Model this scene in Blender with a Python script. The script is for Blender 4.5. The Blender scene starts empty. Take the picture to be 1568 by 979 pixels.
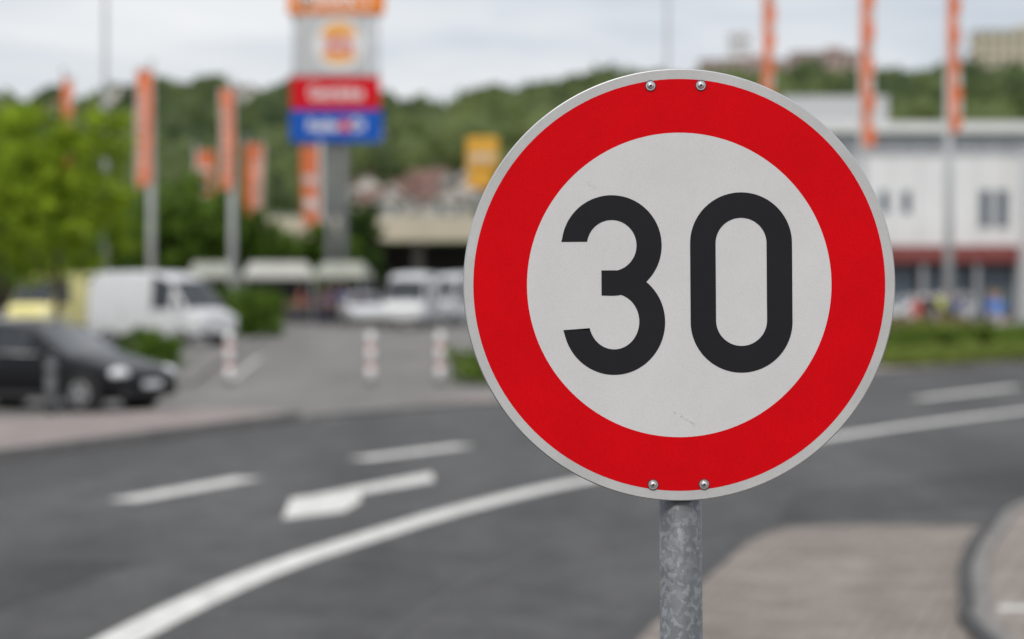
import bpy, bmesh, math, random
import numpy as np
from mathutils import Vector, Matrix
random.seed(7); rng=np.random.default_rng(11)
D=bpy.data; C=bpy.context
scene=C.scene
scene.view_settings.view_transform='Standard'
try: scene.view_settings.look='None'
except: pass
scene.view_settings.exposure=0

# ------------------------------------------------------------ materials
def newmat(name):
    m=D.materials.new(name); m.use_nodes=True
    nt=m.node_tree; b=nt.nodes['Principled BSDF']
    return m,nt,b
def mat(name,col,rough=0.6,var=0.12,scale=3.0,metal=0.0,bump=0.0,bscale=None,detail=6,spec=0.5,coat=0.0):
    m,nt,b=newmat(name)
    tc=nt.nodes.new('ShaderNodeTexCoord')
    n=nt.nodes.new('ShaderNodeTexNoise'); n.inputs['Scale'].default_value=scale; n.inputs['Detail'].default_value=detail
    nt.links.new(tc.outputs['Object'],n.inputs['Vector'])
    r=nt.nodes.new('ShaderNodeValToRGB')
    r.color_ramp.elements[0].position=0.3; r.color_ramp.elements[1].position=0.7
    r.color_ramp.elements[0].color=(*[max(0,c*(1-var)) for c in col],1)
    r.color_ramp.elements[1].color=(*[min(1,c*(1+var)) for c in col],1)
    nt.links.new(n.outputs['Fac'],r.inputs['Fac'])
    nt.links.new(r.outputs['Color'],b.inputs['Base Color'])
    b.inputs['Roughness'].default_value=rough; b.inputs['Metallic'].default_value=metal
    b.inputs['Specular IOR Level'].default_value=spec
    b.inputs['Coat Weight'].default_value=coat
    if bump:
        n2=nt.nodes.new('ShaderNodeTexNoise'); n2.inputs['Scale'].default_value=bscale or scale*8; n2.inputs['Detail'].default_value=4
        nt.links.new(tc.outputs['Object'],n2.inputs['Vector'])
        bp=nt.nodes.new('ShaderNodeBump'); bp.inputs['Strength'].default_value=bump; bp.inputs['Distance'].default_value=0.01
        nt.links.new(n2.outputs['Fac'],bp.inputs['Height']); nt.links.new(bp.outputs['Normal'],b.inputs['Normal'])
    return m
def asphalt(name,c1,c2,wear=.22):
    m,nt,b=newmat(name); L=nt.links.new
    tc=nt.nodes.new('ShaderNodeTexCoord')
    mp=nt.nodes.new('ShaderNodeMapping'); mp.inputs['Rotation'].default_value=(0,0,math.radians(18)); mp.inputs['Scale'].default_value=(1,0.16,1)
    L(tc.outputs['Object'],mp.inputs['Vector'])
    big=nt.nodes.new('ShaderNodeTexNoise'); big.inputs['Scale'].default_value=0.6; big.inputs['Detail'].default_value=6; big.inputs['Roughness'].default_value=.6; L(mp.outputs['Vector'],big.inputs['Vector'])
    fine=nt.nodes.new('ShaderNodeTexNoise'); fine.inputs['Scale'].default_value=45; fine.inputs['Detail'].default_value=3; L(tc.outputs['Object'],fine.inputs['Vector'])
    mid=nt.nodes.new('ShaderNodeTexNoise'); mid.inputs['Scale'].default_value=1.6; mid.inputs['Detail'].default_value=8; mid.inputs['Roughness'].default_value=.7; L(tc.outputs['Object'],mid.inputs['Vector'])
    r=nt.nodes.new('ShaderNodeValToRGB'); r.color_ramp.elements[0].position=.36; r.color_ramp.elements[1].position=.64
    r.color_ramp.elements[0].color=(*c1,1); r.color_ramp.elements[1].color=(*c2,1); L(big.outputs['Fac'],r.inputs['Fac'])
    mr=nt.nodes.new('ShaderNodeMapRange'); mr.inputs['From Min'].default_value=.3; mr.inputs['From Max'].default_value=.7; mr.inputs['To Min'].default_value=.6; mr.inputs['To Max'].default_value=1.4
    L(fine.outputs['Fac'],mr.inputs['Value'])
    m2=nt.nodes.new('ShaderNodeMapRange'); m2.inputs['From Min'].default_value=.35; m2.inputs['From Max'].default_value=.65; m2.inputs['To Min'].default_value=1-wear; m2.inputs['To Max'].default_value=1+wear
    L(mid.outputs['Fac'],m2.inputs['Value'])
    mu=nt.nodes.new('ShaderNodeMath'); mu.operation='MULTIPLY'; L(mr.outputs['Result'],mu.inputs[0]); L(m2.outputs['Result'],mu.inputs[1])
    mx=nt.nodes.new('ShaderNodeVectorMath'); mx.operation='SCALE'; L(r.outputs['Color'],mx.inputs[0]); L(mu.outputs[0],mx.inputs['Scale'])
    L(mx.outputs['Vector'],b.inputs['Base Color']); b.inputs['Roughness'].default_value=.85; b.inputs['Specular IOR Level'].default_value=.2
    bp=nt.nodes.new('ShaderNodeBump'); bp.inputs['Strength'].default_value=.4; bp.inputs['Distance'].default_value=.004; L(fine.outputs['Fac'],bp.inputs['Height']); L(bp.outputs['Normal'],b.inputs['Normal'])
    return m
def paver(name,c1,c2,mortar,rot=0.3,scale=2.4):
    m,nt,b=newmat(name); L=nt.links.new
    tc=nt.nodes.new('ShaderNodeTexCoord'); mp=nt.nodes.new('ShaderNodeMapping'); mp.inputs['Rotation'].default_value=(0,0,rot); L(tc.outputs['Object'],mp.inputs['Vector'])
    br=nt.nodes.new('ShaderNodeTexBrick'); br.inputs['Scale'].default_value=scale; br.inputs['Color1'].default_value=(*c1,1); br.inputs['Color2'].default_value=(*c2,1); br.inputs['Mortar'].default_value=(*mortar,1); br.inputs['Mortar Size'].default_value=.022; br.inputs['Mortar Smooth'].default_value=.3
    L(mp.outputs['Vector'],br.inputs['Vector'])
    n=nt.nodes.new('ShaderNodeTexNoise'); n.inputs['Scale'].default_value=1.1; n.inputs['Detail'].default_value=8; n.inputs['Roughness'].default_value=.65; L(tc.outputs['Object'],n.inputs['Vector'])
    mr=nt.nodes.new('ShaderNodeMapRange'); mr.inputs['From Min'].default_value=.3; mr.inputs['From Max'].default_value=.7; mr.inputs['To Min'].default_value=.72; mr.inputs['To Max'].default_value=1.2; L(n.outputs['Fac'],mr.inputs['Value'])
    mx=nt.nodes.new('ShaderNodeVectorMath'); mx.operation='SCALE'; L(br.outputs['Color'],mx.inputs[0]); L(mr.outputs['Result'],mx.inputs['Scale'])
    L(mx.outputs['Vector'],b.inputs['Base Color']); b.inputs['Roughness'].default_value=.9; b.inputs['Specular IOR Level'].default_value=.15
    return m
def foliage(name,dark,light):
    m,nt,b=newmat(name); L=nt.links.new
    a=nt.nodes.new('ShaderNodeAttribute'); a.attribute_name='tint'
    r=nt.nodes.new('ShaderNodeValToRGB'); r.color_ramp.elements[0].color=(*dark,1); r.color_ramp.elements[1].color=(*light,1); L(a.outputs['Fac'],r.inputs['Fac'])
    L(r.outputs['Color'],b.inputs['Base Color']); b.inputs['Roughness'].default_value=.7; b.inputs['Specular IOR Level'].default_value=.2
    t=nt.nodes.new('ShaderNodeBsdfTranslucent'); L(r.outputs['Color'],t.inputs['Color'])
    mx=nt.nodes.new('ShaderNodeMixShader'); mx.inputs[0].default_value=.35
    L(b.outputs[0],mx.inputs[1]); L(t.outputs[0],mx.inputs[2]); L(mx.outputs[0],nt.nodes['Material Output'].inputs['Surface'])
    return m

# ------------------------------------------------------------ mesh helpers
def add(name,verts,faces,mats,fm=None,parent=None,smooth=False,loc=(0,0,0),rot=None):
    me=D.meshes.new(name); me.from_pydata([tuple(v) for v in verts],[],[tuple(f) for f in faces])
    if not isinstance(mats,(list,tuple)): mats=[mats]
    for m in mats: me.materials.append(m)
    if fm is not None: me.polygons.foreach_set('material_index',list(fm))
    if smooth: me.polygons.foreach_set('use_smooth',[True]*len(me.polygons))
    me.update(); o=D.objects.new(name,me); scene.collection.objects.link(o)
    o.location=loc
    if rot is not None: o.rotation_euler=rot
    if parent: o.parent=parent
    return o
def empty(name,loc=(0,0,0),rz=0.0):
    o=D.objects.new(name,None); scene.collection.objects.link(o); o.location=loc; o.rotation_euler=(0,0,rz); o.empty_display_size=.3; return o
def frombm(name,bm,m,parent=None,smooth=False,loc=(0,0,0),rot=None):
    me=D.meshes.new(name); bm.to_mesh(me); bm.free()
    for x in (m if isinstance(m,(list,tuple)) else [m]): me.materials.append(x)
    if smooth: me.polygons.foreach_set('use_smooth',[True]*len(me.polygons))
    o=D.objects.new(name,me); scene.collection.objects.link(o); o.location=loc
    if rot is not None: o.rotation_euler=rot
    if parent: o.parent=parent
    return o
def box(name,c,s,m,parent=None,bev=0.0,rot=None):
    bm=bmesh.new(); bmesh.ops.create_cube(bm,size=1)
    for v in bm.verts: v.co=Vector((v.co.x*s[0],v.co.y*s[1],v.co.z*s[2]))
    if bev: bmesh.ops.bevel(bm,geom=list(bm.edges),offset=bev,segments=2,affect='EDGES',profile=.5)
    return frombm(name,bm,m,parent,loc=c,rot=rot)
def cyl(name,p0,p1,r0,r1,m,parent=None,seg=20,smooth=True):
    p0=Vector(p0);p1=Vector(p1);d=p1-p0
    bm=bmesh.new(); bmesh.ops.create_cone(bm,cap_ends=True,segments=seg,radius1=r0,radius2=r1,depth=d.length)
    q=d.to_track_quat('Z','Y').to_matrix().to_4x4(); q.translation=(p0+p1)/2
    bm.transform(q)
    o=frombm(name,bm,m,parent)
    if smooth:
        o.data.polygons.foreach_set('use_smooth',[len(p.vertices)<=4 for p in o.data.polygons])
    return o
def sph(name,c,s,m,parent=None,seg=16):
    bm=bmesh.new(); bmesh.ops.create_uvsphere(bm,u_segments=seg,v_segments=max(6,seg//2),radius=1)
    for v in bm.verts: v.co=Vector((v.co.x*s[0],v.co.y*s[1],v.co.z*s[2]))
    return frombm(name,bm,m,parent,smooth=True,loc=c)
def spline(pts,n=8):
    P=[Vector((*p,0)) if len(p)==2 else Vector(p) for p in pts]; out=[]
    for i in range(len(P)-1):
        a=P[max(i-1,0)];b=P[i];c=P[i+1];d=P[min(i+2,len(P)-1)]
        for k in range(n):
            t=k/n
            out.append(.5*((2*b)+(c-a)*t+(2*a-5*b+4*c-d)*t*t+(3*b-a-3*c+d)*t**3))
    out.append(P[-1]); return out
def ribbon(name,pts,w,z,m,h=0.0,n=8,parent=None,off=0.0):
    S=spline(pts,n); V=[];F=[]
    for i,p in enumerate(S):
        t=(S[min(i+1,len(S)-1)]-S[max(i-1,0)]).normalized(); nn=Vector((-t.y,t.x,0))
        l=p+nn*(off+w/2); r=p+nn*(off-w/2)
        if h: V+=[(l.x,l.y,z),(l.x,l.y,z+h),(r.x,r.y,z+h),(r.x,r.y,z)]
        else: V+=[(l.x,l.y,z),(r.x,r.y,z)]
    k=4 if h else 2
    for i in range(len(S)-1):
        a=i*k;b=a+k
        if h: F+=[(a+1,a+2,b+2,b+1),(a,a+1,b+1,b),(a+2,a+3,b+3,b+2)]
        else: F.append((a,a+1,b+1,b))
    if h: F+=[(0,3,2,1),(len(V)-4,len(V)-3,len(V)-2,len(V)-1)]
    return add(name,V,F,m,parent=parent)
def slab(name,pts,z,m,h=0.0,parent=None):
    bm=bmesh.new(); vs=[bm.verts.new((p[0],p[1],z+h)) for p in pts]; f=bm.faces.new(vs)
    f.normal_update()
    if f.normal.z<0: f.normal_flip()
    if h:
        vb=[bm.verts.new((p[0],p[1],z)) for p in pts]
        for i in range(len(vs)):
            j=(i+1)%len(vs); bm.faces.new((vs[i],vs[j],vb[j],vb[i]))
    bmesh.ops.triangulate(bm,faces=[f])
    return frombm(name,bm,m,parent)

# ------------------------------------------------------------ palette
M_white=mat('white_paint',(.78,.78,.78),.45,.05)
M_road=asphalt('asphalt_road',(.062,.061,.061),(.098,.097,.096))
M_patch=asphalt('asphalt_patch',(.046,.045,.045),(.078,.077,.076))
M_lot=asphalt('asphalt_forecourt',(.155,.148,.140),(.215,.207,.197),.12)
M_mark=mat('road_marking',(.62,.61,.58),.7,.22,5)
M_pave=paver('brick_paving',(.22,.19,.17),(.32,.28,.25),(.10,.09,.08),.25)
M_pave2=paver('stone_paving',(.24,.21,.19),(.34,.30,.27),(.11,.10,.09),-.5)
M_side=mat('sidewalk_slabs',(.25,.21,.195),.9,.2,1.5)
M_kerb=mat('kerb_stone',(.19,.18,.17),.85,.2,3)
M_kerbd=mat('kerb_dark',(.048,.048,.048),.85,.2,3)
M_ground=mat('ground_earth',(.085,.10,.05),.95,.25,.05)
M_glass=mat('tinted_glass',(.015,.02,.024),.08,.1,1,spec=.6)
M_rub=mat('rubber',(.02,.02,.02),.8,.1)
M_rim=mat('alloy',(.45,.45,.46),.35,.05,metal=.8)
M_chrome=mat('lamp_lens',(.75,.76,.78),.15,.03)
M_red=mat('red_lens',(.45,.02,.02),.3)
M_dark=mat('dark_plastic',(.025,.025,.027),.6)
M_steel=mat('pole_grey',(.34,.35,.36),.5,.08,2)
M_coln=mat('column_grey',(.16,.165,.17),.5,.1,2)
M_polew=mat('pole_white',(.52,.53,.54),.5,.06,2)
M_orange=mat('orange_cloth',(.72,.19,.075),.75,.18,1.6,spec=.2)
M_cloth=mat('white_cloth',(.60,.58,.57),.75,.08,1.2)
M_bark=mat('bark',(.10,.075,.055),.9,.3,6,bump=.6)
M_wood=mat('timber',(.2,.13,.08),.8,.2,4)

# ------------------------------------------------------------ terrain
rx=[-1500,-400,-159,-98,-60,-37,-10,13,23.5,34,64,104,159,300,1500]
rz=[22,30,33,42,42.5,40,41.5,44,47,46,47,48,45,42,26]
def terr(x,y):
    r=np.interp(x,rx,rz); t=np.clip((y-180)/520,0,1); s=t*t*(3-2*t)
    back=np.clip((y-800)/1500,0,1)
    return r*s*(1-.6*back)+ s*1.5*np.sin(x*.05+y*.02)
xs=np.concatenate([np.linspace(-2500,-260,14),np.linspace(-240,240,61),np.linspace(260,2500,14)])
ys=np.concatenate([[-400,-100,0,60,120],np.linspace(180,800,50),np.linspace(850,3500,14)])
V=[(x,y,float(terr(x,y))) for y in ys for x in xs]; nx=len(xs)
F=[(j*nx+i,j*nx+i+1,(j+1)*nx+i+1,(j+1)*nx+i) for j in range(len(ys)-1) for i in range(nx-1)]
add('ground',V,F,M_ground,smooth=True)

# ------------------------------------------------------------ road and pavements
Ledge=[(-24,-20),(-14,5),(-9.6,19.5),(-6.16,29.1),(-4.44,33.9),(-3.1,37.9),(-1.95,39.8),(-.27,42.2),(3,47),(8.7,56),(13.3,62.6),(20,71),(30,80.5),(46,91)]
slab('forecourt_pavement',[(-60,30),(-60,170),(60,170),(60,58),(30,50),(0,30)],.004,M_lot)
Ls=[(p.x,p.y) for p in spline(Ledge,4)]
slab('road',Ls+[(60,95),(75,60),(40,40),(20,32),(9,20),(6,-20)],.008,M_road)
slab('asphalt_repair_patch',[(2.35,21.6),(3.3,22),(5.2,23.6),(7.5,26.5),(9.5,29.5),(8.2,30.2),(5.2,27.2),(2.9,24.6)],.012,M_patch)
slab('asphalt_repair_patch',[(-4.6,14.0),(-3.7,14.2),(-2.9,18.5),(-3.9,18.7)],.012,M_patch)
M_tar=mat('bitumen_seam',(.035,.035,.035),.6,.2,3)
ribbon('bitumen_seam',[(-1.3,9),(-.75,14.7),(-.1,18.3),(.9,21.5),(2.6,25.2),(5.5,30.2),(9.5,35.5),(16,43)],.07,.0105,M_tar)
ribbon('bitumen_seam',[(-6.4,17),(-5.1,21.5),(-3.4,26.8),(-1.2,31.6),(2,36.8),(6.5,43.2)],.05,.0105,M_tar)
kerbc=[(3.0,-20),(2.8,2),(2.72,10),(2.83,14.7),(3.03,16.1),(3.44,18.3),(4.04,20.6),(4.93,23.3),(7.3,26.6),(10.5,29.5),(18,34.5),(40,44)]
kc=[(p.x,p.y) for p in spline(kerbc,6)]
slab('brick_pavement',[(-.6,-20),(-.3,2),(-.02,8),(.3,12),(.70,14.7),(1.41,17.9),(1.9,20.1),(2.3,21.1),(3.2,21.35),(4.14,21.2)]+[p for p in reversed(kc) if p[1]<20.7],.016,M_pave)
slab('stone_pavement',kc+[(60,30),(60,-20)],.001,M_pave2,h=.05)
ribbon('kerb',kerbc,.085,.0,M_kerbd,h=.08,n=8)  # dark colour stands in for the shaded kerb face
ribbon('kerb_lit_edge',kerbc,.11,.0,M_kerb,h=.066,n=8,off=-.105)  # lighter strip paints the thin lit edge of the kerb
box('painted_mark',(3.27,15.7,.0535),(.22,.16,.003),M_mark)
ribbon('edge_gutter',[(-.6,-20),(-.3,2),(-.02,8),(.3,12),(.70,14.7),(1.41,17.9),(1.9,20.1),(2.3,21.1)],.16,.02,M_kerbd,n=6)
slab('sidewalk',[(-24.4,-20),(-14.2,5),(-9.75,19.5),(-6.3,29.1),(-4.6,33.9),(-3.45,37.2),(-4.1,38.4),(-5.5,38),(-7.6,35.5),(-10.5,30),(-18,6),(-30,-20)],.001,M_side,h=.12)
ribbon('kerb',[(-24.3,-20),(-14.1,5),(-9.65,19.5),(-6.2,29.1),(-4.5,33.9),(-3.3,37.3)],.13,0,M_kerb,h=.13)
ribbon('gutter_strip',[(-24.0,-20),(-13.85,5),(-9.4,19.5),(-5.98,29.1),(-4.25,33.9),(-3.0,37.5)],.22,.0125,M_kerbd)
ribbon('kerb',[(-3.1,37.9),(-1.95,39.8),(-.27,42.2),(3,47),(8.7,56),(13.3,62.6),(20,71),(30,80.5)],.16,0,M_kerbd,h=.03)  # kerb shading painted in as a dark low ribbon
ribbon('sidewalk',[(-.27,42.2),(3,47),(8.7,56),(13.3,62.6),(20,71),(30,80.5)],1.5,.001,M_side,h=.025,off=.9)
edge=[(-3.2,5),(-2.8,10),(-2.36,14.7),(-1.86,17.9),(-1.16,20.6),(-.40,23.1),(.67,25.85),(2.4,29.3),(4.58,33.5),(5.97,35.9),(8.41,39.7),(13,46),(22,56)]
ribbon('lane_edge_line',edge,.3,.012,M_mark,n=10)
def dash(a,b,w=.34): ribbon('lane_dash',[a,((a[0]+b[0])/2,(a[1]+b[1])/2),b],w,.0125,M_mark)
dash((-3.82,23.7),(-2.87,26.4)); dash((-1.85,29.1),(-.62,31.5)); dash((.95,34.2),(2.5,36.8)); dash((4.0,39.0),(5.6,41.6)); dash((7.3,43.6),(10.1,48.4)); dash((-5.2,17.4),(-4.7,20.4)); dash((12,51),(14,54))
slab('turn_arrow_marking',[(-.90,27.15),(-1.60,25.35),(-1.97,24.35),(-2.19,23.95),(-2.08,21.9),(-1.87,22.2),(-1.575,22.6),(-1.475,23.65),(-1.54,24.45),(-.84,26.0)],.012,M_mark)
ribbon('kerb',[(-6.65,49.4),(-7.6,62),(-8.9,85.7)],.3,0,M_kerb,h=.1)
ribbon('parking_line',[(-6.0,52),(-6.9,66)],.08,.009,M_mark)

# ------------------------------------------------------------ the speed limit sign
SG=empty('speed_limit_sign',(.232,3.355,2.1896)); SG.rotation_euler=(0,math.radians(-.4),0)
k=.3/331
def ringdisc(name,r0,r1,y,m,th=0.0,seg=160):
    V=[];F=[]
    for i in range(seg):
        a=2*math.pi*i/seg; c,s=math.cos(a),math.sin(a)
        V+=[(r0*c,y,r0*s),(r1*c,y,r1*s)]
    for i in range(seg):
        j=(i+1)%seg; F.append((2*i,2*i+1,2*j+1,2*j))
    return add(name,V,F,m,parent=SG)
def sheet(name,col,var,dirt=.10,rough=.5,spec=.25):
    m,nt,b=newmat(name); L=nt.links.new
    tc=nt.nodes.new('ShaderNodeTexCoord')
    n=nt.nodes.new('ShaderNodeTexNoise'); n.inputs['Scale'].default_value=9; n.inputs['Detail'].default_value=9; n.inputs['Roughness'].default_value=.65; L(tc.outputs['Object'],n.inputs['Vector'])
    f=nt.nodes.new('ShaderNodeTexVoronoi'); f.feature='DISTANCE_TO_EDGE'; f.inputs['Scale'].default_value=330; L(tc.outputs['Object'],f.inputs['Vector'])
    mr=nt.nodes.new('ShaderNodeMapRange'); mr.inputs['From Min'].default_value=0; mr.inputs['From Max'].default_value=.25; mr.inputs['To Min'].default_value=1-var; mr.inputs['To Max'].default_value=1+var*.3; L(f.outputs['Distance'],mr.inputs['Value'])
    mr2=nt.nodes.new('ShaderNodeMapRange'); mr2.inputs['From Min'].default_value=.25; mr2.inputs['From Max'].default_value=.75; mr2.inputs['To Min'].default_value=1-dirt; mr2.inputs['To Max'].default_value=1+dirt*.4; L(n.outputs['Fac'],mr2.inputs['Value'])
    mu=nt.nodes.new('ShaderNodeMath'); mu.operation='MULTIPLY'; L(mr.outputs['Result'],mu.inputs[0]); L(mr2.outputs['Result'],mu.inputs[1])
    sc=nt.nodes.new('ShaderNodeVectorMath'); sc.operation='SCALE'; sc.inputs[0].default_value=col; L(mu.outputs[0],sc.inputs['Scale']); L(sc.outputs['Vector'],b.inputs['Base Color'])
    b.inputs['Roughness'].default_value=rough; b.inputs['Specular IOR Level'].default_value=spec
    bp=nt.nodes.new('ShaderNodeBump'); bp.inputs['Strength'].default_value=.05; bp.inputs['Distance'].default_value=.0008; L(n.outputs['Fac'],bp.inputs['Height']); L(bp.outputs['Normal'],b.inputs['Normal'])
    return m
S_white=sheet('sign_white_sheeting',(.665,.66,.665),.06,.07); S_rim=sheet('sign_rim_white',(.55,.55,.55),.06,.18)
S_red=sheet('sign_red_sheeting',(.70,.001,.006),.12,.12,.55,.08); S_blk=sheet('sign_black_film',(.014,.014,.017),.12,.2,.55,.2)
S_alu=mat('aluminium',(.5,.5,.51),.45,.06,20,metal=.9)
prof=[(0,.0030),(.297,.0030),(.2995,.0022),(.300,.0010),(.2995,0.0),(.2985,-.0006)]
V=[];F=[];seg=192
for (r,y) in prof[1:]:
    for i in range(seg):
        a=2*math.pi*i/seg; V.append((r*math.cos(a),y,r*math.sin(a)))
for q in range(len(prof)-2):
    for i in range(seg):
        j=(i+1)%seg; F.append((q*seg+i,q*seg+j,(q+1)*seg+j,(q+1)*seg+i))
F.append(list(range(seg)))
F.append([(len(prof)-2)*seg+i for i in reversed(range(seg))])
add('plate',V,F,S_alu,parent=SG)
ringdisc('rim_band',.2856,.2985,-.0009,S_rim)
ringdisc('red_ring',.2112,.2857,-.0011,S_red)
V=[(.2113*math.cos(2*math.pi*i/seg),-.0010,.2113*math.sin(2*math.pi*i/seg)) for i in range(seg)]
add('white_field',V,[list(range(seg))],S_white,parent=SG)
def strip(name,outer,inner,y,closed=False):
    V=[];n=len(outer)
    for o,i in zip(outer,inner): V+=[(o[0]*k,y,o[1]*k),(i[0]*k,y,i[1]*k)]
    F=[(2*i,2*i+1,2*((i+1)%n)+1,2*((i+1)%n)) for i in range(n if closed else n-1)]
    return V,F
def stadium(x0,x1,y0,y1,n=40):
    r=(x1-x0)/2;cx=(x0+x1)/2;P=[]
    for i in range(n+1):
        a=math.pi*i/n; P.append((cx+r*math.cos(a),y1-r+r*math.sin(a)))
    for i in range(n+1):
        a=math.pi+math.pi*i/n; P.append((cx+r*math.cos(a),y0+r+r*math.sin(a)))
    return P
V,F=strip('z',stadium(17,173,-135,141),stadium(56,134,-94,102),-.0014,True)
add('digit_zero',V,F,S_blk,parent=SG)
o=[];i_=[]
a0=175;n=60
for q in range(n+1):
    a=math.radians(a0-(a0+90)*q/n); o.append((-103+76.5*math.cos(a),61+ (77)*math.sin(a))); i_.append((-103+38*math.cos(a),61+(39)*math.sin(a)))
o[0]=(-180,67);i_[0]=(-141,67)
o.append((-119,-15.5));i_.append((-119,22))
V1,F1=strip('u',o,i_,-.0014)
o=[(-119,23)];i_=[(-119,-13)]
for q in range(n+1):
    a=math.radians(90-(270-9)*q/n); o.append((-100+78*math.cos(a),-56+ (81)*math.sin(a) if a<0 else -56+79*math.sin(a))); i_.append((-100+38.5*math.cos(a),-55.5+(42.5)*math.sin(a)))
o[-1]=(-178,-68);i_[-1]=(-138.5,-68)
V2,F2=strip('l',o,i_,-.00145)
add('digit_three',V1+V2,F1+[tuple(x+len(V1) for x in f) for f in F2],S_blk,parent=SG)
S_bolt=mat('bolt_steel',(.62,.62,.63),.3,.1,200,metal=.9); S_gap=mat('bolt_shade_dark',(.05,.03,.03),.8)  # S_gap: shade round the washers and in the recesses, as dark colour
for n_,(bx,bz) in enumerate([(-44,305),(33,305),(-40,-305.5),(38,-305.5)]):
    bx=bx+bz*.007; X=bx*k;Z=bz*k
    cyl('bolt_shade_ring_%d'%(n_+1),(X,-.0012,Z),(X,-.0020,Z),.0076,.0076,S_gap,SG,28)  # dark ring paints the shade around the bolt
    cyl('bolt_washer_%d'%(n_+1),(X,-.0020,Z),(X,-.0030,Z),.0068,.0064,S_bolt,SG,28)
    sph('bolt_head_%d'%(n_+1),(X,-.0030,Z),(.0050,.0034,.0050),S_bolt,SG,24)
    cyl('bolt_recess_%d'%(n_+1),(X,-.0060,Z),(X,-.00655,Z),.0019,.0019,S_gap,SG,6)
S_scuff=mat('sheeting_scuff',(.595,.59,.595),.5,.06,60)
V=[];F=[]
def tick(x,z,dx,dz,w=.6):
    n=len(V); L_=math.hypot(dx,dz)+1e-6; px,pz=-dz/L_*w/2,dx/L_*w/2
    for a,b in ((x+px,z+pz),(x-px,z-pz),(x+dx-px,z+dz-pz),(x+dx+px,z+dz+pz)): V.append((a*k,-.00125,b*k))
    F.append((n,n+1,n+2,n+3))
for (cx,cz,an,N) in ((-8,-195,-.6,9),(-138,156,-.65,4)):
    for i in range(N):
        bx=cx+i*4.4*math.cos(an); bz=cz+i*4.4*math.sin(an)
        for q in range(2): tick(bx+random.uniform(-2,2),bz+random.uniform(-2,2),random.uniform(-3,3),random.uniform(1,4),.8)
add('sheeting_scuffs',V,F,S_scuff,parent=SG)
m,nt,b=newmat('galvanised_steel'); L=nt.links.new
tc=nt.nodes.new('ShaderNodeTexCoord'); vo=nt.nodes.new('ShaderNodeTexVoronoi'); vo.inputs['Scale'].default_value=150; vo.inputs['Randomness'].default_value=1
nz=nt.nodes.new('ShaderNodeTexNoise'); nz.inputs['Scale'].default_value=60; nz.inputs['Detail'].default_value=4; L(tc.outputs['Object'],nz.inputs['Vector'])
ad=nt.nodes.new('ShaderNodeVectorMath'); ad.operation='MULTIPLY_ADD'; L(nz.outputs['Color'],ad.inputs[0]); ad.inputs[1].default_value=(.018,.018,.018); L(tc.outputs['Object'],ad.inputs[2]); L(ad.outputs['Vector'],vo.inputs['Vector'])
sx=nt.nodes.new('ShaderNodeSeparateColor'); L(vo.outputs['Color'],sx.inputs[0])
rp=nt.nodes.new('ShaderNodeValToRGB'); e=rp.color_ramp.elements; e[0].color=(.130,.138,.147,1); e[1].color=(.215,.228,.240,1); e[0].position=.5;e[1].position=1; L(sx.outputs[0],rp.inputs['Fac'])
n3=nt.nodes.new('ShaderNodeTexNoise'); n3.inputs['Scale'].default_value=22; n3.inputs['Detail'].default_value=9; n3.inputs['Roughness'].default_value=.7; L(tc.outputs['Object'],n3.inputs['Vector'])
mr=nt.nodes.new('ShaderNodeMapRange'); mr.inputs['From Min'].default_value=.35; mr.inputs['From Max'].default_value=.7; mr.inputs['To Min'].default_value=.82; mr.inputs['To Max'].default_value=1.3; L(n3.outputs['Fac'],mr.inputs['Value'])
sc=nt.nodes.new('ShaderNodeVectorMath'); sc.operation='SCALE'; L(rp.outputs['Color'],sc.inputs[0]); L(mr.outputs['Result'],sc.inputs['Scale']); L(sc.outputs['Vector'],b.inputs['Base Color'])
b.inputs['Metallic'].default_value=.2; b.inputs['Roughness'].default_value=.55; b.inputs['Specular IOR Level'].default_value=.35
M_galv=m
cyl('post',(0.003,.036,-2.1896),(0.0015,.036,.282),.0300,.0300,M_galv,SG,48)
for nm,z in (('top',.268),('bottom',-.277)):
    box('clamp_bar_'+nm,(0,.0062,z),(.13,.006,.03 if nm=='bottom' else .02),M_galv,SG,.001)
    cyl('clamp_band_'+nm,(0.002,.036,z-.010),(0.002,.036,z+.010),.0325,.0325,M_galv,SG,48)

# ------------------------------------------------------------ foliage
def leaves(name,lobes,n,size,m,parent=None,seed=0,flat=1.0,gap=.25):
    r=np.random.default_rng(seed+100); lob=np.array(lobes,float)
    vol=lob[:,3]*lob[:,4]*lob[:,5]; idx=r.choice(len(lob),n,p=vol/vol.sum())
    d=r.normal(size=(n,3)); d/=np.linalg.norm(d,axis=1)[:,None]
    nc=26
    cd=r.normal(size=(len(lob),nc,3)); cd/=np.linalg.norm(cd,axis=2)[:,:,None]; cr=r.uniform(.55,1.08,(len(lob),nc)); ct=r.uniform(0,1,(len(lob),nc))
    ci=r.integers(0,nc,n); c=cd[idx,ci]*cr[idx,ci][:,None]
    p=c+d*(r.uniform(0,1,n)**.5*.34)[:,None]
    p=lob[idx,:3]+p*lob[idx,3:6]
    t=ct[idx,ci]*.55+r.uniform(0,.45,n)
    a=r.normal(size=(n,3)); a/=np.linalg.norm(a,axis=1)[:,None]
    b_=np.cross(a,r.normal(size=(n,3))); b_/=np.linalg.norm(b_,axis=1)[:,None]
    s=(size*r.uniform(.6,1.4,n))[:,None]
    q=np.stack([p-a*s,p+b_*s*.55,p+a*s,p-b_*s*.55],1).reshape(-1,3)
    q[:,2]=np.maximum(q[:,2],.02)
    f=np.arange(n*4).reshape(n,4)
    o=add(name,q.tolist(),f.tolist(),m,parent=parent)
    at=o.data.attributes.new('tint','FLOAT','FACE'); at.data.foreach_set('value',t.astype('f'))
    return o
F_young=foliage('leaf_yellow_green',(.11,.19,.012),(.42,.55,.035))
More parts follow.
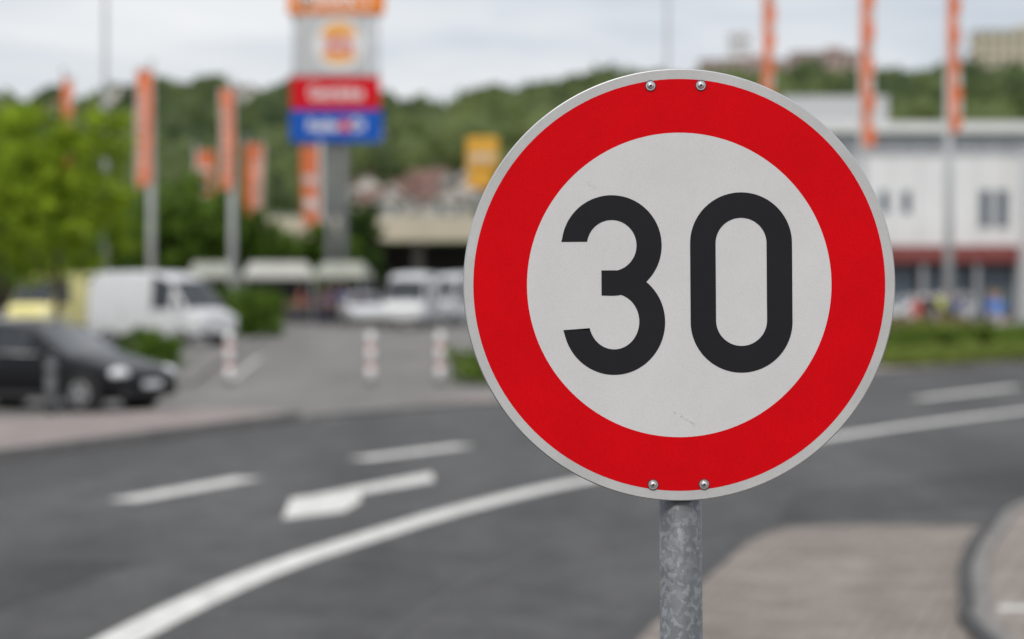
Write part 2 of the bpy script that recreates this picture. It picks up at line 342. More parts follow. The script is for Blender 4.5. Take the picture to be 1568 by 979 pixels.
F_mid=foliage('leaf_green',(.04,.085,.013),(.17,.28,.035))
F_deep=foliage('leaf_deep_green',(.035,.07,.018),(.10,.17,.035))
F_forest=foliage('forest_leaf_hazed',(.045,.072,.028),(.19,.24,.08))  # aerial haze put into the leaf colours, lighter and bluer
def tree(name,loc,h,cr,n,size,m,seed,trunk=.14,nl=9,cbase=.35):
    r=random.Random(seed); E=empty(name,loc)
    cyl('trunk',(0,0,0),(0.05,0.03,h*.62),trunk,trunk*.45,M_bark,E,12)
    lobes=[]
    for i in range(nl):
        a=i*2.4+r.random(); rr=cr*r.uniform(.25,.72); z=h*(cbase+ (1-cbase)*(.12+.75*(i+.5)/nl)); 
        rr*= (1.0-.45*abs((i+.5)/nl-.45))
        c=(rr*math.cos(a),rr*math.sin(a),z); s=cr*r.uniform(.34,.52)
        lobes.append((*c,s,s,s*.8)); cyl('limb_%d'%(i+1),(0,0,h*(.28+.3*i/nl)),c,trunk*.4,trunk*.1,M_bark,E,7)
    leaves('crown',lobes,n,size,m,E,seed); return E
tree('young_maple_tree',(-11.3,60,0),6.6,2.2,9000,.10,F_young,3,.11,12,.36)
tree('young_maple_tree',(-13.9,66,0),6.4,2.3,6000,.11,F_young,5,.12,10,.35)
tree('shrub_tree',(-16.9,124,0),7.2,3.4,9000,.19,F_mid,8,.2,14,.12)
tree('shrub_tree',(-14.4,125,0),6.3,2.5,6000,.18,F_mid,9,.18,10,.1)
tree('shrub_tree',(-19.8,126,0),6.2,2.7,6000,.18,F_mid,10,.18,10,.1)
tree('bushy_tree',(-11.5,127,0),5.1,2.3,6000,.17,F_mid,12,.16,10,.1)
tree('bushy_tree',(-9.3,128,0),5.0,2.0,5000,.17,F_mid,13,.16,10,.1)
tree('slender_tree',(-8.9,140,0),7.4,1.7,5000,.18,F_deep,14,.16,10,.2)
def hedge(name,x0,y0,x1,y1,w,h,n,size,m,seed):
    L_=math.hypot(x1-x0,y1-y0); c=max(3,int(L_/(w*.45))); r=random.Random(seed); lob=[]
    for i in range(c):
        t=(i+.5)/c; s=h*r.uniform(.42,.6)
        lob.append((x0+(x1-x0)*t+r.uniform(-.15,.15)*w,y0+(y1-y0)*t+r.uniform(-.2,.2)*w,h*r.uniform(.4,.55),w*.55,w*.55,s))
    return leaves(name,lob,n,size,m,None,seed)
hedge('clipped_hedge',-9.35,60,-8.3,58.5,1.1,.95,5000,.06,F_mid,21)
hedge('clipped_hedge',-10.3,91,-8.9,88,1.4,1.65,6000,.09,F_mid,22)
F_hedge=foliage('hedge_leaf',(.07,.12,.02),(.23,.33,.05))
hedge('roadside_shrubs',-.9,49.5,4.5,56,1.5,.95,9000,.08,F_hedge,23)
hedge('roadside_shrubs',4.5,56,12,66,1.7,.9,12000,.08,F_hedge,24)
hedge('roadside_shrubs',12,66,20,75,1.9,.8,12000,.09,F_hedge,25)
hedge('flowering_shrubs',8.5,62.5,13.0,68.5,1.2,1.15,7000,.09,foliage('pink_bloom_leaf',(.11,.14,.04),(.42,.30,.18)),26)
hedge('tall_grass_strip',9.2,58.6,19,71.5,1.0,.5,9000,.07,foliage('grass_blades',(.12,.18,.03),(.34,.40,.10)),27)

bm=bmesh.new(); bmesh.ops.create_icosphere(bm,subdivisions=2,radius=1); bm.verts.ensure_lookup_table()
bv=np.array([v.co[:] for v in bm.verts]); bf=np.array([[v.index for v in f.verts] for f in bm.faces]); bm.free()
def forest(name,pos,m,conif=False,seed=1):
    r=np.random.default_rng(seed); VV=[];TF=[];QF=[];T=[];off=0
    tt=[np.clip(.42+.3*math.sin(x*.055+1.3*math.sin(y*.021))*math.cos(y*.033+x*.02)+r.uniform(-.32,.32),0,1) for (x,y,R,H) in pos]
    for (x,y,R,H),t in zip(pos,tt):
        z=float(terr(x,y))
        s=bv*(1+r.uniform(-.22,.22,(len(bv),1)))
        if conif: 
            s=s*np.array([R,R,H*.5]); taper=1-(s[:,2:3]/(H*.5)+1)*.42; s[:,:2]*=taper
        else: s=s*np.array([R,R,H*.5])
        s=s+np.array([x,y,z+H*.5]); VV.append(s); TF.append(bf+off); off+=len(bv); T+= list(np.clip(t*.85+r.uniform(-.12,.15,len(bf)),0,1))
    for (x,y,R,H),t in zip(pos,tt):
        n=34; z=float(terr(x,y)); d=r.normal(size=(n,3)); d/=np.linalg.norm(d,axis=1)[:,None]
        if conif: d[:,:2]*=(1-(d[:,2:3]+1)*.42)
        p=np.array([x,y,z+H*.5])+d*np.array([R,R,H*.5])*r.uniform(.9,1.16,(n,1))
        a=r.normal(size=(n,3)); b_=r.normal(size=(n,3)); a/=np.linalg.norm(a,axis=1)[:,None]; b_/=np.linalg.norm(b_,axis=1)[:,None]
        s=R*.2
        q=np.stack([p-a*s,p+b_*s,p+a*s,p-b_*s],1).reshape(-1,3); VV.append(q); QF.append(np.arange(n*4).reshape(n,4)+off); off+=n*4; T+=list(np.clip(t+r.uniform(-.3,.4,n),0,1))
    V=np.vstack(VV); F=np.vstack(TF).tolist()+np.vstack(QF).tolist()
    o=add(name,V.tolist(),F,m); at=o.data.attributes.new('tint','FLOAT','FACE'); at.data.foreach_set('value',np.array(T,'f')); return o
HOUSES=[(-18.5,334,.5,5,7,4.2),(-14.6,341,-.7,5.5,7,4.5),(-9.6,334,.3,5,7,4.2),(-5.5,342,-.3,5.5,7,4.4),(-21.5,352,.2,6,7,4.6),(-12,356,.9,6,7,4.8),(-6.5,362,.1,6,7,4.8),(-30,362,.4,7,9,4.5),(2,355,.8,6,8,4.5),(-46,370,-.4,8,9,5),(-66,380,.5,8,9,5),(-62,560,.4,10,8,6.5),(-95,600,-.4,11,9,6.5),(-18,520,.6,8,8,5),(60,610,.3,10,9,6),(-44,480,-.6,9,8,5.5),(-80,520,.2,9,9,5.5),(-8,610,-.3,9,9,5),(-26,450,.3,8,8,5),(-105,560,.5,10,9,6)]
pos=[]
while len(pos)<2150:
    y=rng.uniform(255,770); x=rng.uniform(-.27*y-15,.27*y+15)
    if -26<x<1 and y<366: continue
    if x>45 and y<330 and rng.random()<.6: continue
    if y>735 and x>55: continue
    if any(h[1]>400 and abs(x-h[0])<9 and h[1]-42<y<h[1]+9 for h in HOUSES) and rng.random()<.93: continue
    R=rng.uniform(2.8,6.0); pos.append((x,y,R,R*rng.uniform(1.5,2.4)))
for i in range(30):
    x=rng.uniform(-24,1); y=rng.uniform(250,328)
    R=rng.uniform(1.0,1.6); pos.append((x,y,R,R*2))
for i in range(24):
    x=rng.uniform(-24,1); y=rng.uniform(345,372)
    R=rng.uniform(2,3); pos.append((x,y,R,R*2))
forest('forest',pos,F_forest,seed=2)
pos=[(rng.uniform(14,34),rng.uniform(735,765),rng.uniform(2.5,4),rng.uniform(13,18)) for i in range(26)]+[(rng.uniform(100,165),rng.uniform(690,740),rng.uniform(3,5),rng.uniform(9,13)) for i in range(30)]+[(rng.uniform(140,185),rng.uniform(600,680),4.5,12) for i in range(14)]
forest('conifer_stand',pos,foliage('conifer_needles',(.022,.042,.022),(.07,.105,.05)),True,3)
pos=[(rng.uniform(-62,-16),rng.uniform(172,215),rng.uniform(2,3.4),rng.uniform(4,7)) for i in range(80)]+[(rng.uniform(-20,60),rng.uniform(205,235),rng.uniform(1.6,2.4),rng.uniform(3.2,5.0)) for i in range(80)]
forest('tree_belt',pos,F_mid,seed=4)

# ------------------------------------------------------------ vehicles
def vehicle(name,loc,heading,st,paint,arches,wheel_r,track,front_kind,trim=M_dark,plate=True):
    E=empty(name,loc,math.atan2(heading[1],heading[0])); ring=[]
    for s in st:
        x,zb,zbelt,zr,w,wr=s[:6]
        h=[(w*.80,zb),(w*.97,zb+.06),(w,(zb+zbelt)/2),(w*.97,zbelt),(wr,zr-.05 if zr-zbelt>.15 else zr-.02),(wr*.82,zr),(wr*.4,zr+.025)]
        full=[(x,-a,z) for a,z in h]+[(x,a,z) for a,z in reversed(h)]
        ring.append(full)
    n=14;V=[p for r_ in ring for p in r_];F=[];FM=[]
    for i in range(len(st)-1):
        sg,tg=st[i][6],st[i][7]
        for j in range(n):
            jj=(j+1)%n; F.append((i*n+j,i*n+jj,(i+1)*n+jj,(i+1)*n+j))
            side=j in (3,9); low=j in(13,0,12)
            FM.append(1 if (side and sg) or (tg and j in(4,5,6,7,8)) else (2 if low else 0))
    F.append(list(reversed(range(n)))); FM.append(0); F.append([(len(st)-1)*n+j for j in range(n)]); FM.append(0)
    o=add('body',V,F,[paint,M_glass,trim],FM,E,smooth=True)
    bm=bmesh.new(); bm.from_mesh(o.data); bmesh.ops.recalc_face_normals(bm,faces=bm.faces); bm.to_mesh(o.data); bm.free()
    mod=o.modifiers.new('b','BEVEL'); mod.width=.025; mod.segments=2; mod.limit_method='ANGLE'; mod.angle_limit=math.radians(25)
    i=0
    for ax in arches:
        for sd in (-1,1):
            i+=1; y=sd*track
            cyl('wheel_arch_%d'%i,(ax,y-sd*.16,wheel_r+.02),(ax,y+sd*.032,wheel_r+.02),wheel_r+.07,wheel_r+.07,M_dark,E,28)
            cyl('tyre_%d'%i,(ax,y-sd*.16,wheel_r),(ax,y+sd*.05,wheel_r),wheel_r,wheel_r,M_rub,E,28)
            cyl('rim_%d'%i,(ax,y+sd*.04,wheel_r),(ax,y+sd*.056,wheel_r),wheel_r*.64,wheel_r*.60,M_rim,E,24)
            for q in range(5):
                a=q*2*math.pi/5+.3
                cyl('rim_gap_%d_%d'%(i,q),(ax+wheel_r*.38*math.cos(a),y+sd*.05,wheel_r+wheel_r*.38*math.sin(a)),(ax+wheel_r*.38*math.cos(a),y+sd*.059,wheel_r+wheel_r*.38*math.sin(a)),.045,.045,M_dark,E,8)
    f=front_kind
    for sd in (-1,1):
        sph('headlamp_%s'%('r' if sd<0 else 'l'),(f['hx'],sd*f['hy'],f['hz']),(.18,.18,.10),M_chrome,E)
        sph('tail_lamp_%s'%('r' if sd<0 else 'l'),(f['tx'],sd*f['ty'],f['tz']),(.06,.07,.17),M_red,E)
        sph('door_mirror_%s'%('r' if sd<0 else 'l'),(f['mx'],sd*(track+.16),f['mz']),(.07,.11,f.get('mh',.08)),f.get('mm',paint),E,12)
        for dx in f['doors']: box('door_gap_%s_%.1f'%('r' if sd<0 else 'l',dx),(dx,sd*(track+.063),f['mz']*.62),(.012,.012,f['mz']*.5),M_dark,E)
        box('sill_%s'%('r' if sd<0 else 'l'),(0,sd*(track+.04),.27),(f['sl'],.06,.1),trim,E,.02)
    box('grille',(f['gx'],0,f['gz']),(.06,.9,.16),M_dark,E,.02)
    box('lower_bumper',(f['gx']-.02,0,.33),(.12,1.5,.14),M_dark,E,.03)
    box('number_plate',(f['gx']+.05,0,.46),(.012,.52,.11),M_white,E,.003)
    return E
CAR=[(2.2,.33,.56,.60,.66,.55,0,0),(2.1,.22,.64,.69,.80,.70,0,0),(1.75,.20,.74,.80,.86,.76,0,0),(1.05,.20,.88,.94,.885,.78,0,1),(.28,.20,.92,1.40,.89,.66,1,0),(-.42,.20,.94,1.46,.89,.67,0,0),(-.52,.20,.94,1.46,.89,.67,1,0),(-1.32,.20,.96,1.45,.885,.66,0,0),(-1.42,.20,.97,1.44,.88,.66,1,0),(-1.85,.24,.98,1.40,.87,.64,0,1),(-2.12,.28,.96,1.02,.84,.70,0,0),(-2.2,.36,.85,.88,.76,.6,0,0)]
CF=dict(hx=2.0,hy=.66,hz=.64,tx=-2.1,ty=.72,tz=.82,mx=.75,mz=.98,doors=[.75,-.47,-1.35],gx=2.15,gz=.58,sl=2.0)
P_black=mat('car_paint_black',(.006,.006,.008),.28,.05,1,coat=.0,spec=.28)
P_white=mat('van_paint_white',(.60,.61,.62),.35,.04,1,coat=.3); P_yel=mat('van_paint_yellow',(.80,.72,.28),.4,.04,1)
P_grey=mat('car_paint_silver',(.45,.47,.5),.3,.04,1,metal=.4)
WG=vehicle('parked_station_wagon',(-7.85,40.6,0),(.89,-.45),CAR,P_black,[1.38,-1.32],.31,.83,CF)
for sd in (-1,1): cyl('roof_rail_%d'%sd,(.2,sd*.6,1.50),(-1.7,sd*.6,1.48),.02,.02,M_rim,WG,8)
for sd in (-1,1): cyl('window_trim_%d'%sd,(.9,sd*.875,.935),(-1.8,sd*.865,.985),.014,.014,M_rim,WG,8)
VAN=[(2.6,.42,.72,.76,.74,.62,0,0),(2.52,.3,.92,.98,.90,.8,0,0),(2.0,.25,1.10,1.18,.96,.84,0,1),(1.28,.25,1.16,2.08,.97,.80,1,0),(.42,.25,1.16,2.34,.97,.84,0,0),(-.9,.25,1.16,2.38,.97,.85,0,0),(-2.5,.25,1.16,2.36,.97,.84,0,0),(-2.6,.35,1.16,2.26,.93,.80,0,0)]
VF=dict(hx=2.42,hy=.74,hz=.86,tx=-2.56,ty=.86,tz=1.0,mx=1.75,mz=1.35,mh=.17,mm=M_dark,doors=[1.7,.42,-.9],gx=2.56,gz=.78,sl=2.4)
vehicle('parked_van',(-11.5,79.5,0),(.80,-.60),VAN,P_white,[1.7,-1.55],.34,.90,VF)
vehicle('delivery_van',(-18.0,95,0),(-.25,-.97),VAN,P_yel,[1.7,-1.55],.34,.90,VF)
vehicle('delivery_van',(-4.4,106,0),(-.12,-1),VAN,P_white,[1.7,-1.55],.34,.90,VF)
vehicle('delivery_van',(-2.55,112,0),(-.5,-.86),VAN,P_white,[1.7,-1.55],.34,.90,VF)
vehicle('parked_car',(-6.9,112,0),(.2,-1),CAR,P_white,[1.38,-1.32],.31,.83,CF)
vehicle('parked_car',(16.0,97,0),(-.9,-.35),CAR,P_white,[1.38,-1.32],.31,.83,CF)
vehicle('parked_car',(19.4,108,0),(-.5,-.85),CAR,P_grey,[1.38,-1.32],.31,.83,CF)
vehicle('parked_car',(-14.9,45.5,0),(.89,-.45),CAR,P_grey,[1.38,-1.32],.31,.83,CF)

# ------------------------------------------------------------ bollards
M_boll=mat('bollard_white',(.80,.78,.77),.5,.05); M_bred=mat('bollard_red',(.62,.16,.13),.5,.05)
for (x,y) in ((-5.8,49.6),(-2.9,49.6),(-1.48,49.8)):
    E=empty('bollard',(x,y,0)); cyl('base',(0,0,0),(0,0,.06),.12,.1,M_dark,E)
    for i,(a,b_) in enumerate(((.06,.38),(.38,.46),(.46,.74),(.74,.82),(.82,1.04))): cyl('band_%d'%i,(0,0,a),(0,0,b_),.075,.075,M_bred if i in(1,3) else M_boll,E)
    sph('cap',(0,0,1.04),(.075,.075,.045),M_boll,E)
M_post=mat('post_dull_grey',(.13,.135,.14),.6,.1,2)
E=empty('steel_post',(-7.36,38.6,0)); cyl('shaft',(0,0,0),(0,0,.84),.09,.09,M_post,E); sph('cap',(0,0,.84),(.09,.09,.05),M_post,E); cyl('collar',(0,0,.66),(0,0,.74),.095,.095,M_dark,E)

# ------------------------------------------------------------ flag banners
def banner(x,y,top,w,h,side=-1,pw=.13,seed=0,off=.0,style=0):
    r=random.Random(seed); E=empty('banner_flagpole',(x,y,0))
    cyl('pole',(0,0,0),(0,0,top+.25),pw,pw*.6,M_polew,E,14); sph('finial',(0,0,top+.3),(.11,.11,.11),M_steel,E,12)
    cyl('arm',(0,-.1,top),(side*w,-.1,top+.02),.035,.03,M_steel,E,8)
    nx_,nz_=8,30;V=[];F=[];FM=[]; ph=r.random()*6
    for j in range(nz_+1):
        for i in range(nx_+1):
            u=i/nx_;v=j/nz_; V.append((side*(-pw*.3+w*u)*(1-.14*v*u)+.05*math.sin(v*5+ph)*v,-pw-.06+.10*math.sin(u*3+v*5+ph)*v*u-.03*math.sin(v*14+ph)*u,top-.05-h*v+.08*math.sin(u*4+ph)*v))
    for j in range(nz_):
        for i in range(nx_):
            a=j*(nx_+1)+i; F.append((a,a+1,a+nx_+2,a+nx_+1))
            wht=False
            if style==0: wht = (4<j<26 and 4<=i<=5 and j%3!=0) or i==7
            elif style==1: wht = (j>9 and j%9<4 and 2<=i<=6) or i==0
            elif style==2: wht = ((j//3)%2==0 and i>4)
            FM.append(1 if wht else 0)
    add('cloth',V,F,[M_orange,M_cloth],FM,E,smooth=True)
banner(-14.4,96.5,10.5,.66,4.6,-1,.17,1)
banner(-11.1,96,9.7,.55,4.0,-1,.17,2)
banner(-17.4,133,9.2,1.1,2.6,1,.07,3,style=1)
banner(-14.1,128,9.3,1.05,4.0,1,.08,4)
banner(-10.4,131,9.3,1.1,4.6,-1,.2,5,style=1)
banner(-19.3,104,10.8,.5,3.9,1,.08,6,style=2)
banner(-25.0,125,10.0,.6,1.3,1,.06,7)
banner(10.1,97,13.6,.5,5.3,1,.10,8,style=2)
banner(12.9,89,13.5,.5,6.4,1,.17,9,style=2)
banner(13.55,75,11.3,.40,4.5,1,.15,10,style=2)
def lamp(x,y,h):
    E=empty('street_lamp',(x,y,0)); cyl('mast',(0,0,0),(0,0,h),.13,.07,M_steel,E); cyl('arm',(0,0,h),(1.3,0,h+.25),.045,.04,M_steel,E); box('lantern',(1.5,0,h+.27),(.7,.26,.12),M_steel,E,.04); box('lens',(1.5,0,h+.2),(.5,.2,.03),M_chrome,E,.01); cyl('base',(0,0,0),(0,0,.9),.16,.16,M_steel,E)
lamp(-14.3,85,12.5); lamp(7.2,112,16)

# ------------------------------------------------------------ advertising tower
M_sred=mat('panel_red',(.62,.01,.02),.6,.05,1,spec=.1); M_sblue=mat('panel_blue',(.015,.10,.46),.6,.05,1,spec=.1); M_sor=mat('panel_orange',(.85,.25,.03),.6,.05,1,spec=.1); M_swh=mat('panel_white',(.52,.53,.54),.5,.04,1)
M_bun=mat('logo_amber',(.85,.42,.10),.5); M_lr=mat('logo_red',(.70,.08,.05),.5)
T=empty('advertising_pylon',(-8.72,120,0))
def text(name,s,size,c,m,parent,sx=1):
    cu=D.curves.new(name,'FONT'); cu.body=s; cu.size=size; cu.align_x='CENTER'; cu.align_y='CENTER'; cu.extrude=.01; cu.offset=.02
    o=D.objects.new(name,cu); scene.collection.objects.link(o); C.view_layer.update()
    me=D.meshes.new_from_object(o.evaluated_get(C.evaluated_depsgraph_get())); D.objects.remove(o)
    o=D.objects.new(name,me); scene.collection.objects.link(o); me.materials.clear(); me.materials.append(m)
    o.location=c; o.rotation_euler=(math.radians(90),0,0); o.scale=(sx,1,1); o.parent=parent
for sx_ in (-.32,.32): cyl('column_%s'%('l' if sx_<0 else 'r'),(sx_,.1,0),(sx_,.1,9),.24,.22,M_coln,T)
for z in (2,4,6,8): box('brace_%d'%z,(0,.1,z),(.7,.1,.12),M_coln,T)
box('blue_panel',(.0,0,9.70),(4.55,.5,1.58),M_sblue,T,.05); box('red_panel',(-.03,0,11.32),(4.4,.5,1.6),M_sred,T,.05)
box('white_panel',(-.1,0,13.7),(3.5,.45,3.0),M_swh,T,.05); box('orange_panel',(.0,0,16.1),(4.8,.5,1.7),M_sor,T,.05)
for z in (12.2,15.22): box('frame_beam_%.0f'%z,(-.05,0,z),(4.5,.3,.12),M_steel,T)
for x in (-2.1,-1.95,1.85,2.05): cyl('frame_post_%.0f'%(x*100),(x,0,8.9),(x,0,15.4),.05,.05,M_steel,T,8)
for i in range(6): cyl('lattice_%d'%i,(-2.1 if i%2 else 1.85,0,12.2+i*.5),(-1.95 if i%2 else 2.05,0,12.7+i*.5),.03,.03,M_steel,T,6)
text('red_lettering','Getränke',.95,(.0,-.27,11.32),M_white,T,.75); text('blue_lettering','Reifen+Öl',.8,(0,-.27,9.7),M_white,T,.85)
cyl('blue_panel_dot',(.45,-.262,9.72),(.45,-.285,9.72),.3,.3,M_lr,T,24)
text('orange_lettering','MARKT',1.3,(0,-.27,15.95),M_white,T,.9)
def halfdisc(name,c,r,z0,up,m):
    P=[(c[0]+r*math.cos(a),c[1],c[2]+z0+ (r*.8*math.sin(a) if up else -r*.6*math.sin(a))) for a in [math.pi*i/20 for i in range(21)]]
    add(name,P,[list(range(21))],m,parent=T)
cyl('emblem_ring',(.15,-.227,13.75),(.15,-.235,13.75),1.25,1.25,M_white,T,40)
halfdisc('emblem_top',(.15,-.245,13.75),.9,.38,True,M_bun); halfdisc('emblem_bottom',(.15,-.245,13.75),.9,-.42,False,M_bun)
text('emblem_word_upper','GRILL',.55,(.15,-.25,13.9),M_lr,T,1.0); text('emblem_word_lower','HAUS',.55,(.15,-.25,13.44),M_lr,T,1.0)
A=empty('amber_shop_sign',(-1.42,112,0)); cyl('pole',(0,0,0),(0,0,6.2),.06,.06,M_coln,A)
M_amb=mat('sign_amber',(.70,.38,.06),.6,.1,1,spec=.1)
box('panel_upper',(.05,0,7.95),(1.5,.2,1.5),M_amb,A,.09); box('panel_lower',(-.05,0,6.75),(1.25,.2,.86),M_amb,A,.2); text('lettering','OBST',.5,(.05,-.12,7.7),M_cloth,A)

# ------------------------------------------------------------ market stalls
M_can=mat('canvas',(.33,.34,.29),.8,.15,1); M_can2=mat('canvas_pale',(.42,.42,.38),.8,.12,1); M_tarp=mat('tarpaulin',(.05,.05,.055),.8)
produce=[mat('produce_%d'%i,c,.5) for i,c in enumerate([(.5,.08,.03),(.1,.25,.04),(.6,.4,.05),(.3,.05,.12)])]
def stall(x,y,w,m,rz=0):
    E=empty('market_stall',(x,y,0),rz); hw=w/2
    V=[(-hw,-1.4,2.3),(hw,-1.4,2.3),(hw,1.4,2.3),(-hw,1.4,2.3),(-hw*.8,0,2.95),(hw*.8,0,2.95),(-hw,-1.41,2.12),(hw,-1.41,2.12),(hw,1.41,2.12),(-hw,1.41,2.12)]
    add('canopy',V,[(0,1,5,4),(2,3,4,5),(1,2,5),(3,0,4),(6,7,1,0),(7,8,2,1),(8,9,3,2),(9,6,0,3)],m,parent=E)
    for i,(a,b_) in enumerate(((-1,-1),(1,-1),(1,1),(-1,1))): cyl('pole_%d'%i,(a*hw*.96,b_*1.3,0),(a*hw*.96,b_*1.3,2.3),.04,.04,M_steel,E,8)
    box('table',(0,-.9,.82),(w*.9,.8,.06),M_wood,E); box('table_skirt',(0,-1.28,.42),(w*.9,.03,.78),M_tarp,E)
    box('back_wall',(0,1.2,1.12),(w*.95,.04,2.15),M_tarp,E)
    for i in range(8):
        xx=-w*.4+i*w*.8/7; box('crate_%d'%i,(xx,-.9,.93),(.36,.6,.16),M_wood,E,.01)
        for q in range(5): sph('produce_%d_%d'%(i,q),(xx+random.uniform(-.12,.12),-.9+random.uniform(-.2,.2),1.04),(.07,.07,.07),produce[i%4],E,8)
stall(-11.3,117,3.4,M_can2,.1); stall(-8.3,119,2.5,M_can,-.15); stall(-14.7,119,2.4,M_can,.2)

# ------------------------------------------------------------ people
def person(loc,rz,shirt,pants,hair,stride=.0,hgt=1.75,arm=0.0,skin=(.48,.29,.21)):
    B=[];R=[];E_=[];K=[]
    def v(p,r,par=None,kd='s'):
        B.append(p);R.append(r if isinstance(r,tuple) else (r,r)); i=len(B)-1
        if par is not None: E_.append((par,i)); K.append(kd)
        return i
    pel=v((0,0,.95),(.15,.11)); wa=v((0,0,1.10),(.135,.10),pel,'s'); ch=v((0,-.01,1.30),(.165,.115),wa,'s'); nb=v((0,0,1.46),(.07,.065),ch,'s'); nk=v((0,-.01,1.53),.052,nb,'k'); hd=v((0,-.02,1.62),(.078,.092),nk,'k'); ht=v((0,-.01,1.71),(.062,.078),hd,'k')
    for sd in (-1,1):
        sw=sd*stride
        sh=v((sd*.185,0,1.42),.058,ch,'s'); el=v((sd*.235,.03+sw*.35,1.15),.043,sh,'s'); wr=v((sd*.24,-.06+sw*.6-arm,.92+arm*.6),.028,el,'k'); pa=v((sd*.24,-.085+sw*.65-arm*1.2,.85+arm*.7),(.036,.018),wr,'k')
        for q in range(4):
            yy=-.115+q*.02+sw*.65-arm*1.2; ln=(.055,.07,.065,.05)[q]
            f1=v((sd*.24,yy,.80+arm*.8),.0095,pa,'k'); v((sd*(.24-.012),yy-.006,.80-ln+arm*.8),.008,f1,'k')
        t1=v((sd*.222,-.125+sw*.65-arm*1.2,.84+arm*.7),.010,pa,'k'); v((sd*.215,-.14+sw*.65-arm*1.2,.80+arm*.8),.009,t1,'k')
        hp=v((sd*.09,0,.88),(.092,.10),pel,'p'); kn=v((sd*.10,-.04-sw*.5,.50),.062,hp,'p'); an=v((sd*.10,.02-sw*.9,.09),.042,kn,'p'); v((sd*.115,-.13-sw*.9,.045),(.042,.035),an,'b')
    me=D.meshes.new('tmp'); me.from_pydata(B,E_,[]); o=D.objects.new('tmp',me); scene.collection.objects.link(o)
    o.modifiers.new('s','SKIN'); sv=me.skin_vertices[0].data
    for i,r in enumerate(R): sv[i].radius=r
    sv[0].use_root=True
    o.modifiers.new('d','SUBSURF').levels=2
    C.view_layer.update(); m2=D.meshes.new_from_object(o.evaluated_get(C.evaluated_depsgraph_get())); D.objects.remove(o)
    ms=[mat('shirt',shirt,.85,.1),mat('skin',skin,.55,.05),mat('trousers',pants,.85,.1),mat('shoe',(.03,.025,.02),.6)]
    m2.materials.clear()
    for x in ms: m2.materials.append(x)
    kd={'s':0,'k':1,'p':2,'b':3}; A_=np.array([B[a] for a,b_ in E_]); Bb=np.array([B[b_] for a,b_ in E_]); kk=[kd[x] for x in K]
    ab=Bb-A_; l2=(ab**2).sum(1)
    for p in m2.polygons:
        c=np.array(p.center[:]); t=np.clip(((c-A_)*ab).sum(1)/l2,0,1); dd=((A_+ab*t[:,None]-c)**2).sum(1); p.material_index=kk[int(dd.argmin())]; p.use_smooth=True
    P=empty('person',loc,rz); P.scale=(hgt/1.78,)*3
    bo=D.objects.new('body',m2); scene.collection.objects.link(bo); bo.parent=P
    hm=mat('hair',hair,.7,.2,30)
    sph('hair',(0,.018,1.70),(.088,.098,.082),hm,P,16); sph('nose',(0,-.115,1.635),(.014,.02,.022),ms[1],P,8); sph('mouth',(0,-.104,1.585),(.025,.01,.007),produce[0],P,8)
    for sd in (-1,1): sph('eye_%d'%sd,(sd*.03,-.104,1.655),(.011,.008,.007),M_dark,P,8); sph('ear_%d'%sd,(sd*.08,0,1.635),(.012,.02,.03),ms[1],P,8)
person((-7.95,108,0),.3,(.02,.03,.09),(.015,.015,.03),(.03,.02,.015),.25,1.85)
person((-8.35,109,0),2.0,(.10,.06,.14),(.02,.02,.03),(.03,.02,.015),.2,1.75)
person((-8.9,111,0),2.6,(.05,.05,.06),(.04,.05,.09),(.05,.03,.02),.1,1.68)
person((-9.9,113,0),1.2,(.35,.05,.06),(.04,.04,.05),(.1,.06,.03),.15,1.7)
person((-7.9,113.5,0),-.6,(.08,.14,.35),(.05,.05,.07),(.06,.04,.03),.2,1.8)
person((12.9,77,0),.5,(.50,.03,.03),(.03,.03,.04),(.03,.02,.015),.15,1.7)
person((13.4,77.6,0),2.9,(.03,.03,.035),(.04,.05,.09),(.05,.03,.02),.1,1.78)
person((14.95,75.5,0),1.4,(.05,.20,.66),(.50,.50,.52),(.20,.12,.06),.2,1.86)
person((15.35,76.3,0),-.9,(.10,.28,.70),(.55,.55,.57),(.30,.2,.1),.2,1.76)
person((14.3,78,0),-.4,(.05,.08,.25),(.04,.05,.09),(.05,.03,.02),.2,1.78)
person((15.0,84,0),-.2,(.55,.60,.05),(.04,.05,.09),(.05,.03,.02),.2,1.8)

# ------------------------------------------------------------ buildings
M_wall=mat('render_white',(.76,.765,.77),.8,.05,.4); M_wallg=mat('cladding_grey',(.36,.38,.41),.7,.08,.4); M_wing=mat('window_glass',(.10,.13,.16),.15,.15,.5); M_frame=mat('window_frame',(.45,.46,.47),.5)
M_wins=mat('office_glass',(.16,.19,.24),.3,.15,.5)
M_shop=mat('shop_fascia_red',(.22,.055,.05),.6,.1,1); M_shad=mat('shaded_void',(.05,.045,.045),.8,.3,1); M_conc=mat('concrete_cream',(.52,.47,.36),.85,.08,.4); M_roofr=mat('roof_tile',(.17,.095,.075),.85,.2,2); M_beige=mat('render_beige',(.55,.49,.36),.85,.06,.3); M_hw=mat('house_render',(.68,.65,.60),.85,.1,.4)  # M_shad: shade below the fascia and overpass deck, as near-black colour
def win_grid(E,x0,x1,z0,z1,nx_,nz_,y,ww,wh,frame=True):
    c=0
    for j in range(nz_):
        for i in range(nx_):
            c+=1; x=x0+(x1-x0)*(i+.5)/nx_; z=z0+(z1-z0)*(j+.5)/nz_
            box('window_%d'%c,(x,y-.03,z),(ww,.08,wh),M_wing,E)
            if frame: box('window_sill_%d'%c,(x,y-.1,z-wh/2-.05),(ww+.2,.22,.08),M_frame,E); box('window_mullion_%d'%c,(x,y-.085,z),(.07,.05,wh),M_frame,E)
W=empty('shopping_hall',(32,130,0))
box('main_wall',(-1.5,6,6.0),(24,12,5.9),M_wall,W); box('lower_block',(-1.5,6.6,1.5),(24,11,3.0),M_shad,W)
